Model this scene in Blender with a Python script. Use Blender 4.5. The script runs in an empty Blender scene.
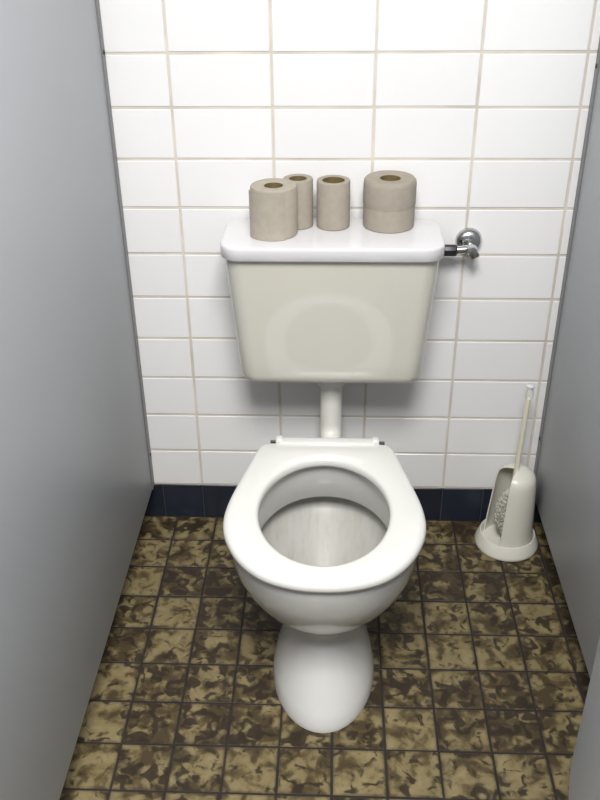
import bpy, bmesh, math, random
from mathutils import Vector, Matrix, Euler

random.seed(7)
S = bpy.context.scene
COL = S.collection
R = math.radians

# ------------------------------------------------------------------ camera
cam_d = bpy.data.cameras.new('camera')
cam = bpy.data.objects.new('camera', cam_d)
COL.objects.link(cam)
cam.location = (-0.0748, -1.8037, 1.4301)
cam.rotation_euler = (R(59.148), R(0.554), R(2.132))
cam_d.sensor_fit = 'VERTICAL'
cam_d.sensor_height = 24.0
cam_d.lens = 894.456 / 800.0 * 24.0
cam_d.clip_start = 0.01
S.camera = cam

# ------------------------------------------------------------------ world, lamp, exposure
w = bpy.data.worlds.new('room_ambient')
S.world = w
w.use_nodes = True
bg = w.node_tree.nodes['Background']
bg.inputs[0].default_value = (0.90, 0.95, 1.0, 1)
bg.inputs[1].default_value = 0.33

ld = bpy.data.lights.new('ceiling_lamp', 'AREA')
ld.shape = 'RECTANGLE'
ld.size = 0.7
ld.size_y = 0.9
ld.energy = 87.0
ld.color = (1.0, 0.985, 0.95)
lamp = bpy.data.objects.new('ceiling_lamp', ld)
COL.objects.link(lamp)
lamp.location = (-0.05, -1.78, 2.44)

vs = S.view_settings
vs.view_transform = 'Standard'
vs.look = 'None'
vs.gamma = 1.0
vs.use_curve_mapping = False
vs.exposure = 0.0

# ------------------------------------------------------------------ helpers
def empty(name, loc, rz=0.0):
    o = bpy.data.objects.new(name, None)
    o.empty_display_size = 0.05
    o.location = loc
    o.rotation_euler = (0, 0, rz)
    COL.objects.link(o)
    return o

def tag(o, label=None, cat=None, group=None, kind=None):
    if label: o['label'] = label
    if cat: o['category'] = cat
    if group: o['group'] = group
    if kind: o['kind'] = kind
    return o

def obj(name, bm, mat, parent=None, smooth=None, loc=None):
    """bmesh in world (or parent-local when loc given) -> ONE mesh object."""
    me = bpy.data.meshes.new(name)
    bmesh.ops.recalc_face_normals(bm, faces=bm.faces[:])
    bm.to_mesh(me)
    bm.free()
    for m in (mat if isinstance(mat, (list, tuple)) else [mat]):
        me.materials.append(m)
    if smooth is not None:
        for p in me.polygons: p.use_smooth = True
        me.set_sharp_from_angle(angle=R(smooth))
    o = bpy.data.objects.new(name, me)
    COL.objects.link(o)
    if parent: o.parent = parent
    if loc: o.location = loc
    return o

def bm_box(x0, x1, y0, y1, z0, z1, bev=0.0, seg=1, bm=None):
    b = bmesh.new()
    r = bmesh.ops.create_cube(b, size=1.0)
    for v in b.verts:
        v.co = Vector((x0 + (v.co.x + .5) * (x1 - x0), y0 + (v.co.y + .5) * (y1 - y0), z0 + (v.co.z + .5) * (z1 - z0)))
    if bev:
        bmesh.ops.bevel(b, geom=b.edges[:], offset=bev, segments=seg, affect='EDGES', profile=0.5)
    if bm is None: return b
    merge(bm, b)
    return bm

def merge(bm, other, mtx=None):
    me = bpy.data.meshes.new('tmp')
    other.to_mesh(me); other.free()
    if mtx: me.transform(mtx)
    bm.from_mesh(me)
    bpy.data.meshes.remove(me)

def loft(rings, close_bottom=False, close_top=False, loop=False, mats=None):
    bm = bmesh.new()
    vr = [[bm.verts.new(p) for p in r] for r in rings]
    n = len(vr[0])
    m = len(vr)
    for i in range(m if loop else m - 1):
        a, b = vr[i], vr[(i + 1) % m]
        for j in range(n):
            f = bm.faces.new((a[j], a[(j + 1) % n], b[(j + 1) % n], b[j]))
            if mats: f.material_index = mats[i]
    if close_bottom: bm.faces.new(vr[0])
    if close_top: bm.faces.new(vr[-1])
    return bm

def lathe(profile, n=40, closed=False, cb=True, ct=True):
    rings = [[(r * math.cos(2 * math.pi * j / n), r * math.sin(2 * math.pi * j / n), z) for j in range(n)] for r, z in profile]
    return loft(rings, close_bottom=cb and not closed, close_top=ct and not closed, loop=closed)

def tube(path, rad, n=20, caps=True):
    pts = [Vector(p) for p in path]
    rs = rad if isinstance(rad, (list, tuple)) else [rad] * len(pts)
    rings = []
    up = None
    for i, p in enumerate(pts):
        if i == 0: t = pts[1] - pts[0]
        elif i == len(pts) - 1: t = pts[-1] - pts[-2]
        else: t = (pts[i + 1] - pts[i]).normalized() + (pts[i] - pts[i - 1]).normalized()
        t.normalize()
        if up is None:
            up = t.orthogonal().normalized()
        else:
            up = (up - t * up.dot(t)).normalized()
        s = t.cross(up)
        rings.append([p + (up * math.cos(2 * math.pi * k / n) + s * math.sin(2 * math.pi * k / n)) * rs[i] for k in range(n)])
    return loft(rings, caps, caps)

def round_rect(hx, hy, r, n=7):
    pts = []
    for (sx, sy, a0) in ((1, 1, 0), (-1, 1, 90), (-1, -1, 180), (1, -1, 270)):
        for k in range(n + 1):
            a = R(a0 + 90 * k / n)
            pts.append((sx * (hx - r) + r * math.cos(a), sy * (hy - r) + r * math.sin(a)))
    return pts

# ------------------------------------------------------------------ materials
def new_mat(name):
    m = bpy.data.materials.new(name)
    m.use_nodes = True
    nt = m.node_tree
    b = nt.nodes['Principled BSDF']
    return m, nt, b

def N(nt, t, **kw):
    n = nt.nodes.new(t)
    for k, v in kw.items():
        if k.startswith('i_'):
            n.inputs[k[2:]].default_value = v
        else:
            setattr(n, k, v)
    return n

def ramp(nt, stops, interp='LINEAR'):
    n = nt.nodes.new('ShaderNodeValToRGB')
    cr = n.color_ramp
    cr.interpolation = interp
    while len(cr.elements) < len(stops): cr.elements.new(0.5)
    for e, (p, c) in zip(cr.elements, stops):
        e.position = p
        e.color = (*c, 1)
    return n

def simple(name, col, rough, metal=0.0, var=0.06, scale=8.0, bump=0.0, bscale=60.0, coat=0.0, spec=0.5, sss=0.0):
    """noise-varied principled material in object space"""
    m, nt, b = new_mat(name)
    tc = N(nt, 'ShaderNodeTexCoord')
    no = N(nt, 'ShaderNodeTexNoise', i_Scale=scale, i_Detail=4.0)
    nt.links.new(tc.outputs['Object'], no.inputs['Vector'])
    lo = tuple(c * (1 - var) for c in col); hi = tuple(min(1, c * (1 + var)) for c in col)
    rp = ramp(nt, [(0.3, lo), (0.7, hi)])
    nt.links.new(no.outputs['Fac'], rp.inputs['Fac'])
    nt.links.new(rp.outputs['Color'], b.inputs['Base Color'])
    b.inputs['Roughness'].default_value = rough
    b.inputs['Metallic'].default_value = metal
    b.inputs['Coat Weight'].default_value = coat
    b.inputs['Coat Roughness'].default_value = 0.05
    b.inputs['Specular IOR Level'].default_value = spec
    if bump:
        n2 = N(nt, 'ShaderNodeTexNoise', i_Scale=bscale, i_Detail=3.0)
        nt.links.new(tc.outputs['Object'], n2.inputs['Vector'])
        bp = N(nt, 'ShaderNodeBump', i_Strength=bump, i_Distance=0.002)
        nt.links.new(n2.outputs['Fac'], bp.inputs['Height'])
        nt.links.new(bp.outputs['Normal'], b.inputs['Normal'])
    return m

def tile_mat(name, a, bcol, rough, bump=0.05):
    """glazed tile: tone differs from tile to tile"""
    m, nt, b = new_mat(name)
    oi = N(nt, 'ShaderNodeObjectInfo')
    rp = ramp(nt, [(0.0, a), (1.0, bcol)])
    nt.links.new(oi.outputs['Random'], rp.inputs['Fac'])
    nt.links.new(rp.outputs['Color'], b.inputs['Base Color'])
    b.inputs['Roughness'].default_value = rough
    tc = N(nt, 'ShaderNodeTexCoord')
    mul = N(nt, 'ShaderNodeVectorMath', operation='ADD')
    sc = N(nt, 'ShaderNodeVectorMath', operation='SCALE')
    cb = N(nt, 'ShaderNodeCombineXYZ')
    nt.links.new(oi.outputs['Random'], cb.inputs[0]); nt.links.new(oi.outputs['Random'], cb.inputs[1])
    sc.inputs['Scale'].default_value = 37.0
    nt.links.new(cb.outputs[0], sc.inputs[0])
    nt.links.new(tc.outputs['Object'], mul.inputs[0]); nt.links.new(sc.outputs[0], mul.inputs[1])
    no = N(nt, 'ShaderNodeTexNoise', i_Scale=14.0, i_Detail=1.0)
    nt.links.new(mul.outputs[0], no.inputs['Vector'])
    bp = N(nt, 'ShaderNodeBump', i_Strength=bump, i_Distance=0.004)
    nt.links.new(no.outputs['Fac'], bp.inputs['Height'])
    nt.links.new(bp.outputs['Normal'], b.inputs['Normal'])
    return m

def floor_tile_mat():
    m, nt, b = new_mat('mottled_floor_tile')
    L = nt.links.new
    tc = N(nt, 'ShaderNodeTexCoord'); oi = N(nt, 'ShaderNodeObjectInfo')
    cb = N(nt, 'ShaderNodeCombineXYZ'); L(oi.outputs['Random'], cb.inputs[0]); L(oi.outputs['Random'], cb.inputs[2])
    sc = N(nt, 'ShaderNodeVectorMath', operation='SCALE'); sc.inputs['Scale'].default_value = 91.0
    L(cb.outputs[0], sc.inputs[0])
    ad = N(nt, 'ShaderNodeVectorMath', operation='ADD'); L(tc.outputs['Object'], ad.inputs[0]); L(sc.outputs[0], ad.inputs[1])
    # large meandering blobs
    n1 = N(nt, 'ShaderNodeTexNoise', i_Scale=27.0, i_Detail=2.5, i_Roughness=0.5, i_Distortion=0.45); L(ad.outputs[0], n1.inputs['Vector'])
    n2 = N(nt, 'ShaderNodeTexNoise', i_Scale=85.0, i_Detail=3.0, i_Roughness=0.6, i_Distortion=0.4); L(ad.outputs[0], n2.inputs['Vector'])
    # per-tile amount of dark
    mr = N(nt, 'ShaderNodeMapRange'); mr.inputs[3].default_value = -0.07; mr.inputs[4].default_value = 0.07
    ml = N(nt, 'ShaderNodeMath', operation='MULTIPLY'); ml.inputs[1].default_value = 17.31; L(oi.outputs['Random'], ml.inputs[0])
    fr = N(nt, 'ShaderNodeMath', operation='FRACT'); L(ml.outputs[0], fr.inputs[0])
    L(fr.outputs[0], mr.inputs[0])
    a1 = N(nt, 'ShaderNodeMath', operation='MULTIPLY_ADD'); a1.inputs[1].default_value = 0.22
    L(n2.outputs['Fac'], a1.inputs[0]); L(n1.outputs['Fac'], a1.inputs[2])
    a2 = N(nt, 'ShaderNodeMath', operation='ADD'); L(a1.outputs[0], a2.inputs[0]); L(mr.outputs[0], a2.inputs[1])
    rp0 = ramp(nt, [(0.50, (0.060, 0.043, 0.020)), (0.585, (0.115, 0.086, 0.038)), (0.65, (0.190, 0.150, 0.072)), (0.85, (0.255, 0.206, 0.105))])
    L(a2.outputs[0], rp0.inputs['Fac'])
    n3 = N(nt, 'ShaderNodeTexNoise', i_Scale=38.0, i_Detail=2.0, i_Roughness=0.45, i_Distortion=0.9)
    sh = N(nt, 'ShaderNodeVectorMath', operation='ADD'); sh.inputs[1].default_value = (13.7, 4.1, 8.8); L(ad.outputs[0], sh.inputs[0]); L(sh.outputs[0], n3.inputs['Vector'])
    a3 = N(nt, 'ShaderNodeMath', operation='SUBTRACT'); L(n3.outputs['Fac'], a3.inputs[0]); L(mr.outputs[0], a3.inputs[1])
    dk = ramp(nt, [(0.50, (0, 0, 0)), (0.60, (0.92, 0.92, 0.92))]); L(a3.outputs[0], dk.inputs['Fac'])
    rp = N(nt, 'ShaderNodeMix', data_type='RGBA'); L(dk.outputs['Color'], rp.inputs['Factor']); L(rp0.outputs['Color'], rp.inputs['A']); rp.inputs['B'].default_value = (0.025, 0.017, 0.010, 1)
    # grime worked in along the tile's own edges
    sp = N(nt, 'ShaderNodeSeparateXYZ'); L(tc.outputs['Object'], sp.inputs[0])
    ax = N(nt, 'ShaderNodeMath', operation='ABSOLUTE'); ay = N(nt, 'ShaderNodeMath', operation='ABSOLUTE')
    L(sp.outputs[0], ax.inputs[0]); L(sp.outputs[1], ay.inputs[0])
    mx = N(nt, 'ShaderNodeMath', operation='MAXIMUM'); L(ax.outputs[0], mx.inputs[0]); L(ay.outputs[0], mx.inputs[1])
    nz = N(nt, 'ShaderNodeMath', operation='MULTIPLY_ADD'); nz.inputs[1].default_value = 0.012
    L(n2.outputs['Fac'], nz.inputs[0]); L(mx.outputs[0], nz.inputs[2])
    e = N(nt, 'ShaderNodeMapRange'); e.inputs[1].default_value = 0.0485; e.inputs[2].default_value = 0.0565; e.inputs[3].default_value = 0.0; e.inputs[4].default_value = 0.8
    L(nz.outputs[0], e.inputs[0])
    mix = N(nt, 'ShaderNodeMix', data_type='RGBA')
    L(e.outputs[0], mix.inputs['Factor']); L(rp.outputs['Result'], mix.inputs['A']); mix.inputs['B'].default_value = (0.035, 0.025, 0.018, 1)
    L(mix.outputs['Result'], b.inputs['Base Color'])
    b.inputs['Roughness'].default_value = 0.5
    b.inputs['Specular IOR Level'].default_value = 0.35
    bp = N(nt, 'ShaderNodeBump', i_Strength=0.25, i_Distance=0.001)
    L(n2.outputs['Fac'], bp.inputs['Height']); L(bp.outputs['Normal'], b.inputs['Normal'])
    return m

M = {}
M['wall_tile'] = tile_mat('white_glazed_tile', (0.83, 0.825, 0.835), (0.87, 0.865, 0.875), 0.16)
M['grout'] = simple('beige_grout', (0.64, 0.59, 0.52), 0.9, var=0.14, scale=9.0, bump=0.3)
M['navy_tile'] = tile_mat('navy_skirting_tile', (0.010, 0.014, 0.026), (0.016, 0.022, 0.038), 0.22)
M['navy_grout'] = simple('dark_grout', (0.035, 0.042, 0.055), 0.9, var=0.2)
M['floor_tile'] = floor_tile_mat()
M['floor_grout'] = simple('dirty_floor_grout', (0.022, 0.016, 0.013), 0.85, var=0.3, scale=20.0)
M['laminate'] = simple('grey_laminate', (0.47, 0.49, 0.52), 0.45, var=0.015, scale=3.0, bump=0.04, bscale=300.0)
M['channel'] = simple('grey_metal_channel', (0.22, 0.22, 0.225), 0.45, metal=0.3, var=0.05)
M['ceramic'] = simple('white_ceramic', (0.59, 0.585, 0.57), 0.13, var=0.012, scale=4.0, coat=0.4)
M['lid'] = simple('white_plastic_lid', (0.69, 0.68, 0.70), 0.15, var=0.01, scale=4.0)
M['tank'] = simple('cream_plastic_tank', (0.60, 0.585, 0.525), 0.06, var=0.012, scale=4.0, coat=0.3)
M['seat'] = simple('white_seat_plastic', (0.69, 0.685, 0.66), 0.10, var=0.01, scale=4.0, coat=0.3)
M['pipe'] = simple('white_pipe_plastic', (0.76, 0.745, 0.70), 0.28, var=0.02)
M['chrome'] = simple('worn_chrome', (0.55, 0.55, 0.56), 0.2, metal=1.0, var=0.12, scale=60.0)
M['brass'] = simple('dull_brass', (0.16, 0.13, 0.09), 0.4, metal=0.8, var=0.2, scale=60.0)
M['black'] = simple('black_rubber', (0.013, 0.014, 0.017), 0.4, var=0.2, scale=50.0)
M['paper'] = simple('recycled_paper', (0.40, 0.362, 0.305), 0.95, var=0.05, scale=60.0, bump=0.5, bscale=420.0, spec=0.1)
M['paper2'] = simple('recycled_paper_brown', (0.35, 0.315, 0.265), 0.95, var=0.05, scale=60.0, bump=0.5, bscale=420.0, spec=0.1)
M['card'] = simple('cardboard_core', (0.17, 0.13, 0.06), 0.95, var=0.12, scale=80.0, spec=0.1)
M['holder'] = simple('cream_holder_plastic', (0.74, 0.72, 0.65), 0.3, var=0.02)
M['handle'] = simple('yellowed_plastic', (0.80, 0.76, 0.60), 0.3, var=0.03)
M['bristle'] = simple('grey_white_bristle', (0.55, 0.54, 0.48), 0.8, var=0.25, scale=90.0)

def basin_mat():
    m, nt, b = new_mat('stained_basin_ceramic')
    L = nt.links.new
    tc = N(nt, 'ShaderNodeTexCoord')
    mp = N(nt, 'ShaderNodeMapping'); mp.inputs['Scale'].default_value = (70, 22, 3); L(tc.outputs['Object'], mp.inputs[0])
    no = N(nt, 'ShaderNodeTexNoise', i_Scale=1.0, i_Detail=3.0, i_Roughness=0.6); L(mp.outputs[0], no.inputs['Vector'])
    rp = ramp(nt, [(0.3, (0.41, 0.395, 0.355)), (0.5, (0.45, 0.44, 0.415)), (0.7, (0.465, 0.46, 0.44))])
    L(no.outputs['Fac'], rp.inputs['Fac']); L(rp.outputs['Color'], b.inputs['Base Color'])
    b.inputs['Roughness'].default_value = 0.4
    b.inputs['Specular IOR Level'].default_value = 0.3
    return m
M['basin'] = basin_mat()

def water_mat():
    m, nt, b = new_mat('bowl_water')
    b.inputs['Base Color'].default_value = (0.75, 0.78, 0.76, 1)
    b.inputs['Roughness'].default_value = 0.03
    b.inputs['IOR'].default_value = 1.33
    b.inputs['Transmission Weight'].default_value = 0.9
    return m
M['water'] = water_mat()

# ------------------------------------------------------------------ the room
XL, XR = -0.522, 0.418           # faces of the two partitions
ZP = 0.10                        # gap under the partitions

def piece_copies(name, mesh, spots, parent):
    for p in spots:
        o = bpy.data.objects.new(name, mesh)
        o.location = p
        o.parent = parent
        COL.objects.link(o)

def piece_mesh(name, bm, mat):
    me = bpy.data.meshes.new(name)
    bmesh.ops.recalc_face_normals(bm, faces=bm.faces[:])
    bm.to_mesh(me); bm.free()
    me.materials.append(mat)
    return me

# back wall: grout bed with proud glazed tiles
wall = obj('wall_back', bm_box(-0.98, 0.86, 0.0016, 0.12, 0.0, 2.5), M['grout'])
tag(wall, 'white glazed tiled back wall with beige grout lines', kind='structure')
tw, th, hs = 0.2, 0.10209, 0.1023
me = piece_mesh('tile', bm_box(-tw / 2 + .0027, tw / 2 - .0027, 0, 0.006, -th / 2 + .0027, th / 2 - .0027, 0.0011, 1), M['wall_tile'])
rng = random.Random(3)
spots = []
for r in range(0, 22):
    for c in range(-2, 6):
        spots.append((tw * (c - 1.5) + rng.uniform(-.0004, .0004), rng.uniform(0, .0005), hs + th * (r + .5) + rng.uniform(-.0004, .0004)))
piece_copies('tile', me, spots, wall)

# navy skirting tiles
base = obj('baseboard_back', bm_box(-0.98, 0.86, 0.0012, 0.0060, 0.0, 0.1005), M['navy_grout'])
tag(base, 'dark navy tiled skirting along the foot of the wall', kind='structure')
me = piece_mesh('skirting_tile', bm_box(-.0488, .0488, 0, 0.005, 0.0015, 0.0995, 0.001, 1), M['navy_tile'])
piece_copies('skirting_tile', me, [(-0.95 + .1 * i, 0.0, 0) for i in range(18)], base)

# floor
floor = obj('floor', bm_box(-0.98, 0.86, -2.4, 0.12, -0.12, -0.0014), M['floor_grout'])
tag(floor, 'mottled brown and tan square floor tiles with dark joints', kind='structure')
fs = 0.1
fx, fy = -0.4695, 0.0089
me = piece_mesh('tile', bm_box(-fs / 2 + .0020, fs / 2 - .0020, -fs / 2 + .0020, fs / 2 - .0020, -0.006, 0, 0.001, 1), M['floor_tile'])
me1 = piece_mesh('tile', bm_box(-fs / 2 + .0020, fs / 2 - .0020, -fs / 2 + .0020, fs / 2 - .0095, -0.006, 0, 0.001, 1), M['floor_tile'])
s0, s1 = [], []
for r in range(0, 18):
    for c in range(-4, 12):
        p = (fx + fs * (c + .5) + rng.uniform(-.0005, .0005), fy - fs * (r + .5) + rng.uniform(-.0005, .0005), rng.uniform(-.0008, 0))
        (s0 if r else s1).append(p)
piece_copies('tile', me1, s1, floor)
piece_copies('tile', me, s0, floor)

# ceiling of the washroom
ceil = obj('ceiling', bm_box(-1.6, 1.6, -3.2, 0.12, 2.5, 2.56), simple('white_ceiling_paint', (0.75, 0.75, 0.73), 0.9, var=0.02))
tag(ceil, 'plain white painted ceiling', kind='structure')

# cubicle partitions
def partition(name, x0, x1, label, chx0, chx1, bz):
    root = obj(name, bm_box(x0, x1, -1.42, -0.012, ZP, 2.02, 0.002, 2), M['laminate'], smooth=30)
    tag(root, label, kind='structure')
    obj('wall_channel', bm_box(chx0, chx1, -0.024, -0.0006, ZP, 2.02, 0.0012, 1), M['channel'], root)
    fx_ = chx1 if x1 < 0 else chx0
    sgn = 1 if x1 < 0 else -1
    for z in bz:
        b = lathe([(0.0, 0.0), (0.0045, 0.0), (0.0042, 0.0016), (0.002, 0.0024), (0.0, 0.0026)], 14, cb=False, ct=False)
        bmesh.ops.transform(b, matrix=Matrix.Translation((fx_, -0.012, z)) @ Matrix.Rotation(R(90) * sgn, 4, 'Y'), verts=b.verts[:])
        obj('screw', b, M['black'], root, smooth=40)
    return root
partition('wall_left', XL - 0.030, XL, 'grey laminate cubicle partition on the left side', XL - 0.028, XL + 0.0025, (0.2, 1.128))
partition('wall_right', XR, XR + 0.030, 'grey laminate cubicle partition behind the toilet brush', XR - 0.0025, XR + 0.028, (0.26, 1.10))

for nm, x0, x1, lb in (('wall_added_left', -1.04, -0.98, 'unseen grey wall added beyond the left partition to block side light'), ('wall_added_right', 0.86, 0.92, 'unseen grey wall added beyond the right partition to block side light')):
    tag(obj(nm, bm_box(x0, x1, -1.45, 0.12, -0.0014, 2.02, 0.002, 1), M['laminate']), lb, kind='structure')  # added out of view to keep ambient light from leaking under the partitions

# door, swung inwards, and the front panel that carries it
DX, DY = 0.334, -0.806           # free bottom corner nearest the back wall
HX, HY = 0.190, -1.405
dl = math.hypot(DX - HX, DY - HY)
bd = bmesh.new()
pts = []
rc = 0.03
outline = []
for (cx, cz, a0) in ((dl - rc, 2.0 - rc, 0), (rc, 2.0 - rc, 90), (rc, ZP + rc, 180), (dl - rc, ZP + rc, 270)):
    for k in range(7):
        a = R(a0 + 15 * k)
        outline.append((cx + rc * math.cos(a), cz + rc * math.sin(a)))
vs0 = [bd.verts.new((x, 0, z)) for x, z in outline]
vs1 = [bd.verts.new((x, -0.030, z)) for x, z in outline]
bd.faces.new(vs0); bd.faces.new(vs1)
n = len(outline)
for i in range(n): bd.faces.new((vs0[i], vs0[(i + 1) % n], vs1[(i + 1) % n], vs1[i]))
bmesh.ops.transform(bd, matrix=Matrix.Translation((HX, HY, 0)) @ Matrix.Rotation(math.atan2(DY - HY, DX - HX), 4, 'Z'), verts=bd.verts[:])
door = obj('door_1', bd, M['laminate'], smooth=30)
tag(door, 'grey cubicle door swung inwards at the lower right corner', kind='structure')
fp = obj('trim_1', bm_box(0.165, 0.205, -1.452, -1.410, 0.0, 2.02, 0.003, 2), M['laminate'], smooth=30)
tag(fp, 'slim grey post carrying the cubicle door', kind='structure')

# ------------------------------------------------------------------ toilet
CX = -0.0885
NSEG = 96
toilet = empty('toilet', (CX, -0.49, 0))
tag(toilet, 'white ceramic toilet with open seat standing on the mottled tiled floor', 'toilet')

def egg(z, hw, yf, yb, yc, nf=2.0, nb=2.0, dx=0.0):
    """ring: half width hw at yc, front reach yf (towards camera), back reach yb"""
    pts = []
    for j in range(NSEG):
        a = 2 * math.pi * j / NSEG
        c, s = math.cos(a), math.sin(a)
        nn = nf if s < 0 else nb
        x = hw * math.copysign(abs(c) ** (2 / nn), c)
        ly = (yc - yf) if s < 0 else (yb - yc)
        y = yc + ly * math.copysign(abs(s) ** (2 / nn), s)
        pts.append((dx + x, y + 0.49, z))
    return pts

ext = [  # z, half width, front, back, y of widest
    (0.000, 0.104, -0.657, -0.325, -0.49, 2.0, 2.0),
    (0.010, 0.105, -0.656, -0.325, -0.49, 2.0, 2.0),
    (0.030, 0.1015, -0.640, -0.325, -0.487, 2.0, 2.0),
    (0.060, 0.093, -0.614, -0.320, -0.480, 2.0, 2.0),
    (0.095, 0.081, -0.586, -0.310, -0.472, 2.0, 2.0),
    (0.125, 0.0725, -0.567, -0.300, -0.465, 2.0, 2.0),
    (0.145, 0.0700, -0.558, -0.290, -0.462, 2.0, 2.0),
    (0.160, 0.0735, -0.561, -0.280, -0.462, 2.0, 2.1),
    (0.177, 0.0860, -0.575, -0.265, -0.466, 2.0, 2.2),
    (0.200, 0.1080, -0.599, -0.245, -0.474, 2.0, 2.3),
    (0.235, 0.1385, -0.630, -0.225, -0.482, 2.0, 2.4),
    (0.275, 0.1590, -0.654, -0.215, -0.487, 2.05, 2.5),
    (0.315, 0.172, -0.669, -0.21, -0.490, 2.1, 2.6),
    (0.350, 0.1765, -0.674, -0.21, -0.492, 2.1, 2.6),
    (0.368, 0.1775, -0.676, -0.21, -0.492, 2.1, 2.6),
    (0.3765, 0.1745, -0.673, -0.213, -0.492, 2.1, 2.6),
    (0.380, 0.168, -0.670, -0.22, -0.492, 2.1, 2.6)]
inn = [
    (0.380, 0.140, -0.640, -0.296, -0.475, 2.0, 2.1),
    (0.376, 0.135, -0.634, -0.302, -0.475, 2.0, 2.1),
    (0.360, 0.134, -0.632, -0.302, -0.475, 2.0, 2.1),
    (0.296, 0.134, -0.632, -0.297, -0.472, 2.0, 2.1),
    (0.289, 0.137, -0.635, -0.290, -0.472, 2.0, 2.1),
    (0.297, 0.150, -0.645, -0.265, -0.472, 2.0, 2.1),
    (0.296, 0.158, -0.649, -0.236, -0.472, 2.0, 2.1),
    (0.266, 0.147, -0.636, -0.240, -0.472, 2.0, 2.1),
    (0.232, 0.124, -0.610, -0.284, -0.470, 2.0, 2.1),
    (0.205, 0.098, -0.576, -0.325, -0.462, 2.0, 2.1),
    (0.178, 0.066, -0.530, -0.365, -0.450, 2.0, 2.0),
    (0.160, 0.048, -0.495, -0.388, -0.443, 2.0, 2.0),
    (0.140, 0.040, -0.482, -0.397, -0.440, 2.0, 2.0)]
rings = [egg(*r) for r in ext + inn]
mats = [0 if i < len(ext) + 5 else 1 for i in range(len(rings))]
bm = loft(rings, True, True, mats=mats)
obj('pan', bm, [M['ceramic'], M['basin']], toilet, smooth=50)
bm = bmesh.new()
vv = [bm.verts.new(p) for p in egg(0.164, 0.0515, -0.500, -0.385, -0.444)]
bm.faces.new(vv)
obj('water', bm, M['water'], toilet, smooth=30)
# soil outlet to the wall
bm = tube([(0, 0.262, 0.185), (0, 0.32, 0.185), (0, 0.49, 0.185)], 0.052, 28)
obj('outlet_pipe', bm, M['ceramic'], toilet, smooth=40)

# seat: ring lofted between an outer outline and an oval hole
half = [(0, -.686), (.055, -.680), (.108, -.658), (.150, -.616), (.1765, -.563), (.1865, -.512), (.1825, -.455), (.1675, -.385), (.150, -.312), (.139, -.272), (.131, -.2585), (.118, -.2545), (0, -.2545)]
def catmull(P, sub=8):
    out = []
    for i in range(len(P) - 1):
        p0 = P[i - 1] if i else (-P[1][0], P[1][1]); p1, p2 = P[i], P[i + 1]
        p3 = P[i + 2] if i + 2 < len(P) else (-P[i][0], P[i][1])
        for k in range(sub):
            t = k / sub
            out.append(tuple(.5 * (2 * b + (c - a) * t + (2 * a - 5 * b + 4 * c - d) * t * t + (3 * b - a - 3 * c + d) * t ** 3) for a, b, c, d in zip(p0, p1, p2, p3)))
    out.append(P[-1])
    return out
hc = catmull(half)
poly = [(x, y) for x, y in hc] + [(-x, y) for x, y in hc[-2:0:-1]]
HCY = -0.4755
def outer_at(a):
    c, s = math.cos(a), math.sin(a)
    best = 0
    for i in range(len(poly)):
        x1, y1 = poly[i][0], poly[i][1] - HCY; x2, y2 = poly[(i + 1) % len(poly)][0], poly[(i + 1) % len(poly)][1] - HCY
        ex, ey = x2 - x1, y2 - y1
        den = c * ey - s * ex
        if abs(den) < 1e-12: continue
        t = (x1 * ey - y1 * ex) / den
        u = (x1 * s - y1 * c) / den
        if t > 0 and -1e-9 <= u <= 1 + 1e-9: best = max(best, t)
    return best
ang = [2 * math.pi * j / 144 for j in range(144)]
# extra samples at the back corners
for sx in (1, -1):
    a0 = math.atan2(-.2585 - HCY, sx * .131)
    ang += [a0 + R(d) for d in (-2.1, -1.3, -0.6, 0.0, 0.6, 1.3, 2.1)]
ang = sorted(a % (2 * math.pi) for a in ang)
outer = [(outer_at(a) * math.cos(a), outer_at(a) * math.sin(a)) for a in ang]
inner = [(-.001 + .1215 * math.cos(a), .1570 * math.sin(a)) for a in ang]
prof = [  # (fraction/offset from outer in metres, from inner in metres, z)
    ('o', .004, .3835), ('o', .0008, .3862), ('o', 0.0, .390), ('o', .0004, .3945), ('o', .0022, .3985), ('o', .0060, .4015), ('o', .0130, .4035),
    ('m', .5, .4048), ('i', .0090, .4038), ('i', .0040, .4018), ('i', .0014, .3985), ('i', .0004, .394), ('i', 0.0, .390), ('i', .0010, .3860), ('i', .005, .3835)]
rings = []
for kind, d, z in prof:
    ring = []
    for (ox, oy), (ix, iy) in zip(outer, inner):
        dx, dy = ox - ix, oy - iy
        ln = math.hypot(dx, dy)
        if kind == 'o': t = 1 - d / ln
        elif kind == 'i': t = d / ln
        else: t = d
        ring.append((ix + dx * t, iy + dy * t + HCY + 0.49, z))
    rings.append(ring)
seat = obj('seat', loft(rings, loop=True), M['seat'], toilet, smooth=60)
# hinge bar moulded on the back of the seat, with two end knuckles
bm = bmesh.new()
bm_box(-.098, .104, .222, .2485, .3845, .4080, .006, 3, bm)
for x0, x1 in ((-.1045, -.088), (.094, .1105)):
    bm_box(x0, x1, .228, .2495, .385, .4110, .005, 3, bm)
bmesh.ops.transform(bm, matrix=Matrix.Translation((0, 0, 0)), verts=bm.verts[:])
obj('hinge_bar', bm, M['seat'], seat, smooth=40)
for s in (-1, 1):
    xx = .003 + s * .1125
    b = tube([(xx - .006, .2405, .3985), (xx + .006, .2405, .3985)], .0035, 14)
    obj('hinge_pin', b, M['black'], seat, smooth=40)
for x, y in ((-.148, -.02), (.148, -.02), (-.125, .12), (.125, .12)):
    obj('buffer', bm_box(x - .009, x + .009, y - .009, y + .009, .3795, .3845, .0015, 1), M['pipe'], seat, smooth=40)

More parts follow.
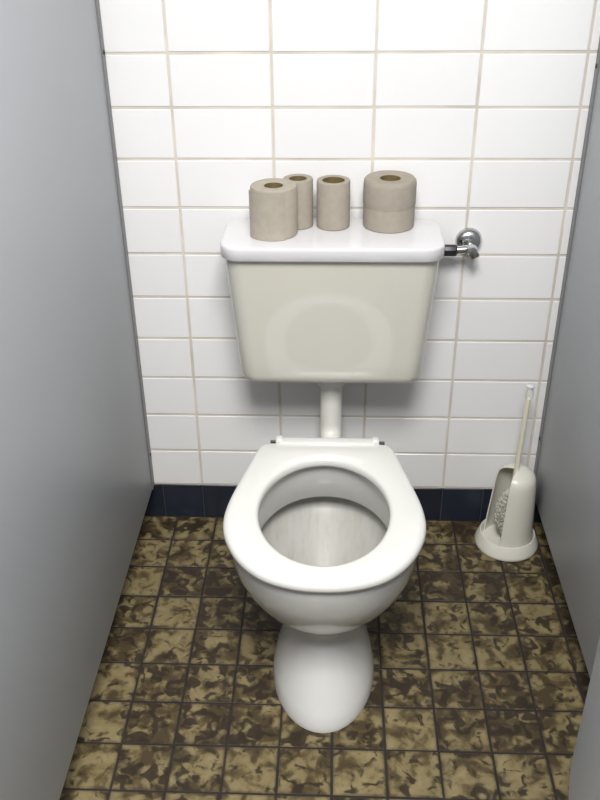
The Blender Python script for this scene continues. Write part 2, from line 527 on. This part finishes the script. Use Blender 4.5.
# ------------------------------------------------------------------ cistern
TX = -0.080
cis = empty('cistern', (TX, -0.03, 0.49))
tag(cis, 'cream wall-mounted cistern with white lid above the toilet', 'cistern')
def tank_ring(hx, yfr, ybk, z, r):
    cy = (yfr + ybk) / 2
    return [(x, y + cy + 0.03, z - 0.49) for x, y in round_rect(hx, (ybk - yfr) / 2, r, 8)]
body = [(.163, -.140, -.030, .4845, .020), (.174, -.150, -.0255, .4855, .026), (.1830, -.1565, -.0225, .489, .031), (.1890, -.1615, -.0205, .496, .034), (.1920, -.1640, -.0195, .506, .035),
        (.1945, -.1660, -.0190, .54, .036), (.2035, -.1725, -.0185, .65, .036), (.2125, -.1790, -.0180, .7755, .036)]
obj('tank', loft([tank_ring(*r) for r in body], True, True), M['tank'], cis, smooth=50)
lid = [(.2135, -.1855, -.0150, .7740, .036), (.2170, -.1890, -.0130, .7745, .039), (.2188, -.1910, -.0120, .7765, .040), (.2188, -.1912, -.0120, .7950, .040), (.2185, -.1909, -.0123, .7982, .0398), (.2176, -.1900, -.0131, .8002, .0392),
       (.2160, -.1884, -.0145, .8014, .038), (.2130, -.185, -.017, .8020, .036), (.18, -.15, -.05, .8022, .02)]
obj('lid', loft([tank_ring(*r) for r in lid], True, True), M['lid'], cis, smooth=50)
fpt = empty('flush_pipe', (TX, -0.03, 0.49))
tag(fpt, 'white flush pipe running down from the cistern behind the toilet seat', 'pipe')
px = .001
path = [(px, -.05, -.0062), (px, -.05, -.06), (px, -.05, -.145)]
for k in range(1, 9):
    a = R(90 * k / 8)
    path.append((px, -.05 - .045 * (1 - math.cos(a)), -.145 - .045 * math.sin(a)))
path.append((px, -.165, -.19))
path.append((px, -.179, -.19))
obj('pipe', tube(path, .0245, 28), M['pipe'], fpt, smooth=40)
b = lathe([(.029, -.0445), (.0325, -.0425), (.0325, -.030), (.030, -.027), (.030, -.015), (.036, -.011), (.037, -.0062)], 32)
bmesh.ops.translate(b, vec=(px, -.05, 0), verts=b.verts[:])
obj('pipe_nut', b, M['pipe'], fpt, smooth=40)
b = lathe([(.040, 0), (.043, .003), (.043, .025), (.036, .030)], 32)
bmesh.ops.transform(b, matrix=Matrix.Translation((px, -.149, -.19)) @ Matrix.Rotation(R(90), 4, 'X'), verts=b.verts[:])
obj('rubber_sleeve', b, M['pipe'], fpt, smooth=40)

# ------------------------------------------------------------------ angle valve
VX, VZ = 0.207, 0.749
val = empty('angle_valve', (VX, -0.0005, VZ))
tag(val, 'chrome water valve with round wall plate right of the cistern', 'valve')
b = lathe([(.0278, .0), (.0278, .003), (.0265, .0075), (.0225, .0125), (.017, .016), (.012, .0175), (.009, .018)], 36)
bmesh.ops.rotate(b, cent=(0, 0, 0), matrix=Matrix.Rotation(R(90), 3, 'X'), verts=b.verts[:])
obj('wall_plate', b, M['chrome'], val, smooth=40)
b = lathe([(.0085, .012), (.0085, .030), (.0115, .032), (.0125, .036), (.0125, .052), (.0105, .0565), (.006, .058)], 24)
bmesh.ops.rotate(b, cent=(0, 0, 0), matrix=Matrix.Rotation(R(90), 3, 'X'), verts=b.verts[:])
bmesh.ops.translate(b, vec=(.001, 0, -.005), verts=b.verts[:])
obj('valve_body', b, M['chrome'], val, smooth=40)
b = tube([(.003, -.044, -.008), (.008, -.047, -.015), (.0105, -.049, -.020)], [.009, .009, .0085], 18)
obj('spindle', b, M['brass'], val, smooth=40)
b = tube([(-.004, -.042, -.004), (-.022, -.042, -.005), (-.032, -.042, -.006)], .0085, 18)
obj('supply_pipe', b, M['chrome'], val, smooth=40)
b = lathe([(.0085, .0), (.0115, .002), (.0125, .006), (.0125, .030), (.0105, .034), (.0105, .062)], 10)
bmesh.ops.rotate(b, cent=(0, 0, 0), matrix=Matrix.Rotation(R(-90), 3, 'Y'), verts=b.verts[:])
bmesh.ops.translate(b, vec=(-.028, -.042, -.0065), verts=b.verts[:])
obj('coupling_nut', b, M['black'], val, smooth=30)

# ------------------------------------------------------------------ paper rolls on the lid
LZ = 0.8024
def roll(label, x, y, h, ro, ri, mat, rz=0, prof=None, flap=False):
    t = empty('toilet_roll', (x, y, LZ), rz)
    tag(t, label, 'toilet roll', 'paper rolls on the cistern lid')
    if prof is None:
        prof = [(ri, .0006), (ro - .002, .0), (ro, .002), (ro, h - .0035), (ro - .0012, h - .001), (ro - .0035, h), (ri + .002, h - .0005), (ri, h - .002)]
    obj('paper', lathe(prof, 48, closed=True), mat, t, smooth=40)
    obj('core', lathe([(ri - .0012, .001), (ri + .0002, .001), (ri + .0002, h - .0015), (ri - .0012, h - .0015)], 40, closed=True), M['card'], t, smooth=40)
    if flap:
        # loose outer sheet lifting off the left side
        rows = []
        for z in (0.0005, h * .5, h - .002):
            line = []
            for k in range(25):
                a = R(-60 - 92 * k / 24)
                f = max(0, (k - 8) / 16)
                rr = ro + .0015 + .0050 * f ** 1.4
                line.append((rr * math.cos(a), rr * math.sin(a), z))
            rows.append(line)
        bm = bmesh.new()
        vr = [[bm.verts.new(p) for p in l] for l in rows]
        for i in range(2):
            for k in range(24):
                bm.faces.new((vr[i][k], vr[i][k + 1], vr[i + 1][k + 1], vr[i + 1][k]))
        bm.normal_update()
        r = bmesh.ops.solidify(bm, geom=bm.faces[:], thickness=.0006)
        obj('loose_sheet', bm, mat, t, smooth=40)
    return t
roll('beige paper roll with a loose sheet, leftmost on the cistern lid', -.1945, -.106, .098, .0455, .0185, M['paper'], flap=True)
roll('slim paper roll half hidden behind the leftmost roll on the lid', -.1490, -.0605, .098, .0300, .0175, M['paper2'])
roll('slim nearly used-up paper roll standing alone mid lid', -.0785, -.063, .0955, .0335, .0220, M['paper2'])
h, ro, ri = .098, .0525, .0205
prof = [(ri, .0006), (ro - .003, .0), (ro - .001, .002), (ro - .0008, .020), (ro - .0008, .0400), (ro - .0011, .0425), (ro - .0012, .0440), (ro - .0001, .0470), (ro + .0002, .062), (ro, h - .010), (ro - .0012, h - .004), (ro - .0045, h), (ri + .002, h - .0005), (ri, h - .002)]
roll('thick paper roll with a crease around its middle, rightmost on the lid', 0.0335, -.0575, h, ro, ri, M['paper2'], prof=prof)

# ------------------------------------------------------------------ toilet brush and its holder
BX, BY = 0.3535, -0.0775
hol = empty('brush_holder', (BX, BY, 0))
tag(hol, 'cream plastic toilet brush holder with open side on the floor', 'brush holder')
# flared foot: outer skirt, rim and inner dish
obj('foot', lathe([(.0755, .0), (.0765, .003), (.0750, .008), (.0670, .030), (.0652, .0325), (.0635, .0325), (.0622, .030), (.0600, .012), (.050, .008), (.02, .007)], 56), M['holder'], hol, smooth=40)
# tall half shell, open towards the lower left
A1, A2 = R(243 - 360), R(152)          # from the front edge round the right side to the back edge
NA = 44
zs = [(.008, .0595), (.032, .0585), (.08, .0555), (.13, .0520), (.172, .0490), (.189, .0470), (.200, .0435), (.208, .0370), (.2130, .0270), (.2155, .014), (.2162, .004)]
bm = bmesh.new()
def shell(off):
    g = []
    for z, r in zs:
        rr = max(r - off, .0015)
        zz = z - off * max(0, (z - .2) / .04) * .9
        # the hood's rim sweeps back near the top
        tr = max(0.0, (z - .12) / .12)
        lean = .004 * (z / .24)
        row = []
        for k in range(NA):
            a = A1 + (A2 - A1) * k / (NA - 1)
            row.append(bm.verts.new((lean + rr * math.cos(a), rr * math.sin(a), zz)))
        g.append(row)
    return g
go, gi = shell(0), shell(.003)
for g in (go, gi):
    for i in range(len(zs) - 1):
        for k in range(NA - 1):
            bm.faces.new((g[i][k], g[i][k + 1], g[i + 1][k + 1], g[i + 1][k]))
for i in range(len(zs) - 1):
    for k in (0, NA - 1):
        bm.faces.new((go[i][k], go[i + 1][k], gi[i + 1][k], gi[i][k]))
for k in range(NA - 1):
    for i in (0, len(zs) - 1):
        bm.faces.new((go[i][k], go[i][k + 1], gi[i][k + 1], gi[i][k]))
obj('hood', bm, M['holder'], hol, smooth=50)

br = empty('toilet_brush', (BX + .000, BY, .0))
tag(br, 'toilet brush with thin cream handle standing in its holder', 'brush')
obj('stick', tube([(-.004, .0, .035), (-.002, 0, .14), (.0015, -.003, .25), (.003, -.005, .33), (.0045, -.006, .412)], [.006, .006, .0058, .0056, .0052], 16), M['handle'], br, smooth=40)
# hanging eye at the top of the handle
bm = tube([(.0047 + .0075 * math.sin(a), -.006, .4255 + .0155 * -math.cos(a)) for a in [2 * math.pi * k / 24 for k in range(25)]], .0024, 10, False)
obj('hanging_eye', bm, simple('clear_cream_plastic', (0.66, 0.65, 0.57), 0.25), br, smooth=40)
b = lathe([(.0, -.004), (.006, -.0035), (.0085, -.001), (.0085, .0025), (.006, .005), (.0, .0058)], 20, cb=False, ct=False)
bmesh.ops.translate(b, vec=(.005, -.006, .442), verts=b.verts[:])
obj('end_cap', b, M['lid'], br, smooth=40)
# bristle head: rows of tufts around a stem
bm = bmesh.new()
rb = random.Random(5)
for i in range(15):
    z = .040 + .0075 * i
    rmax = .031 * math.sqrt(max(.12, 1 - ((i - 6.5) / 8.5) ** 2))
    for k in range(26):
        a = 2 * math.pi * (k + .5 * (i % 2)) / 26 + rb.uniform(-.05, .05)
        ca, sa = math.cos(a), math.sin(a)
        r1 = rmax * rb.uniform(.88, 1.05)
        dz = rb.uniform(-.003, .003)
        c = [bm.verts.new((.004 * ca - .0016 * sa * s - .004, .004 * sa + .0016 * ca * s, z + .0012 * t)) for s, t in ((-1, -1), (1, -1), (1, 1), (-1, 1))]
        d = [bm.verts.new((r1 * ca - .0026 * sa * s - .004, r1 * sa + .0026 * ca * s, z + dz + .0026 * t)) for s, t in ((-1, -1), (1, -1), (1, 1), (-1, 1))]
        bm.faces.new(d)
        for q in range(4): bm.faces.new((c[q], c[(q + 1) % 4], d[(q + 1) % 4], d[q]))
o = obj('bristles', bm, M['bristle'], br)
o['kind'] = 'stuff'
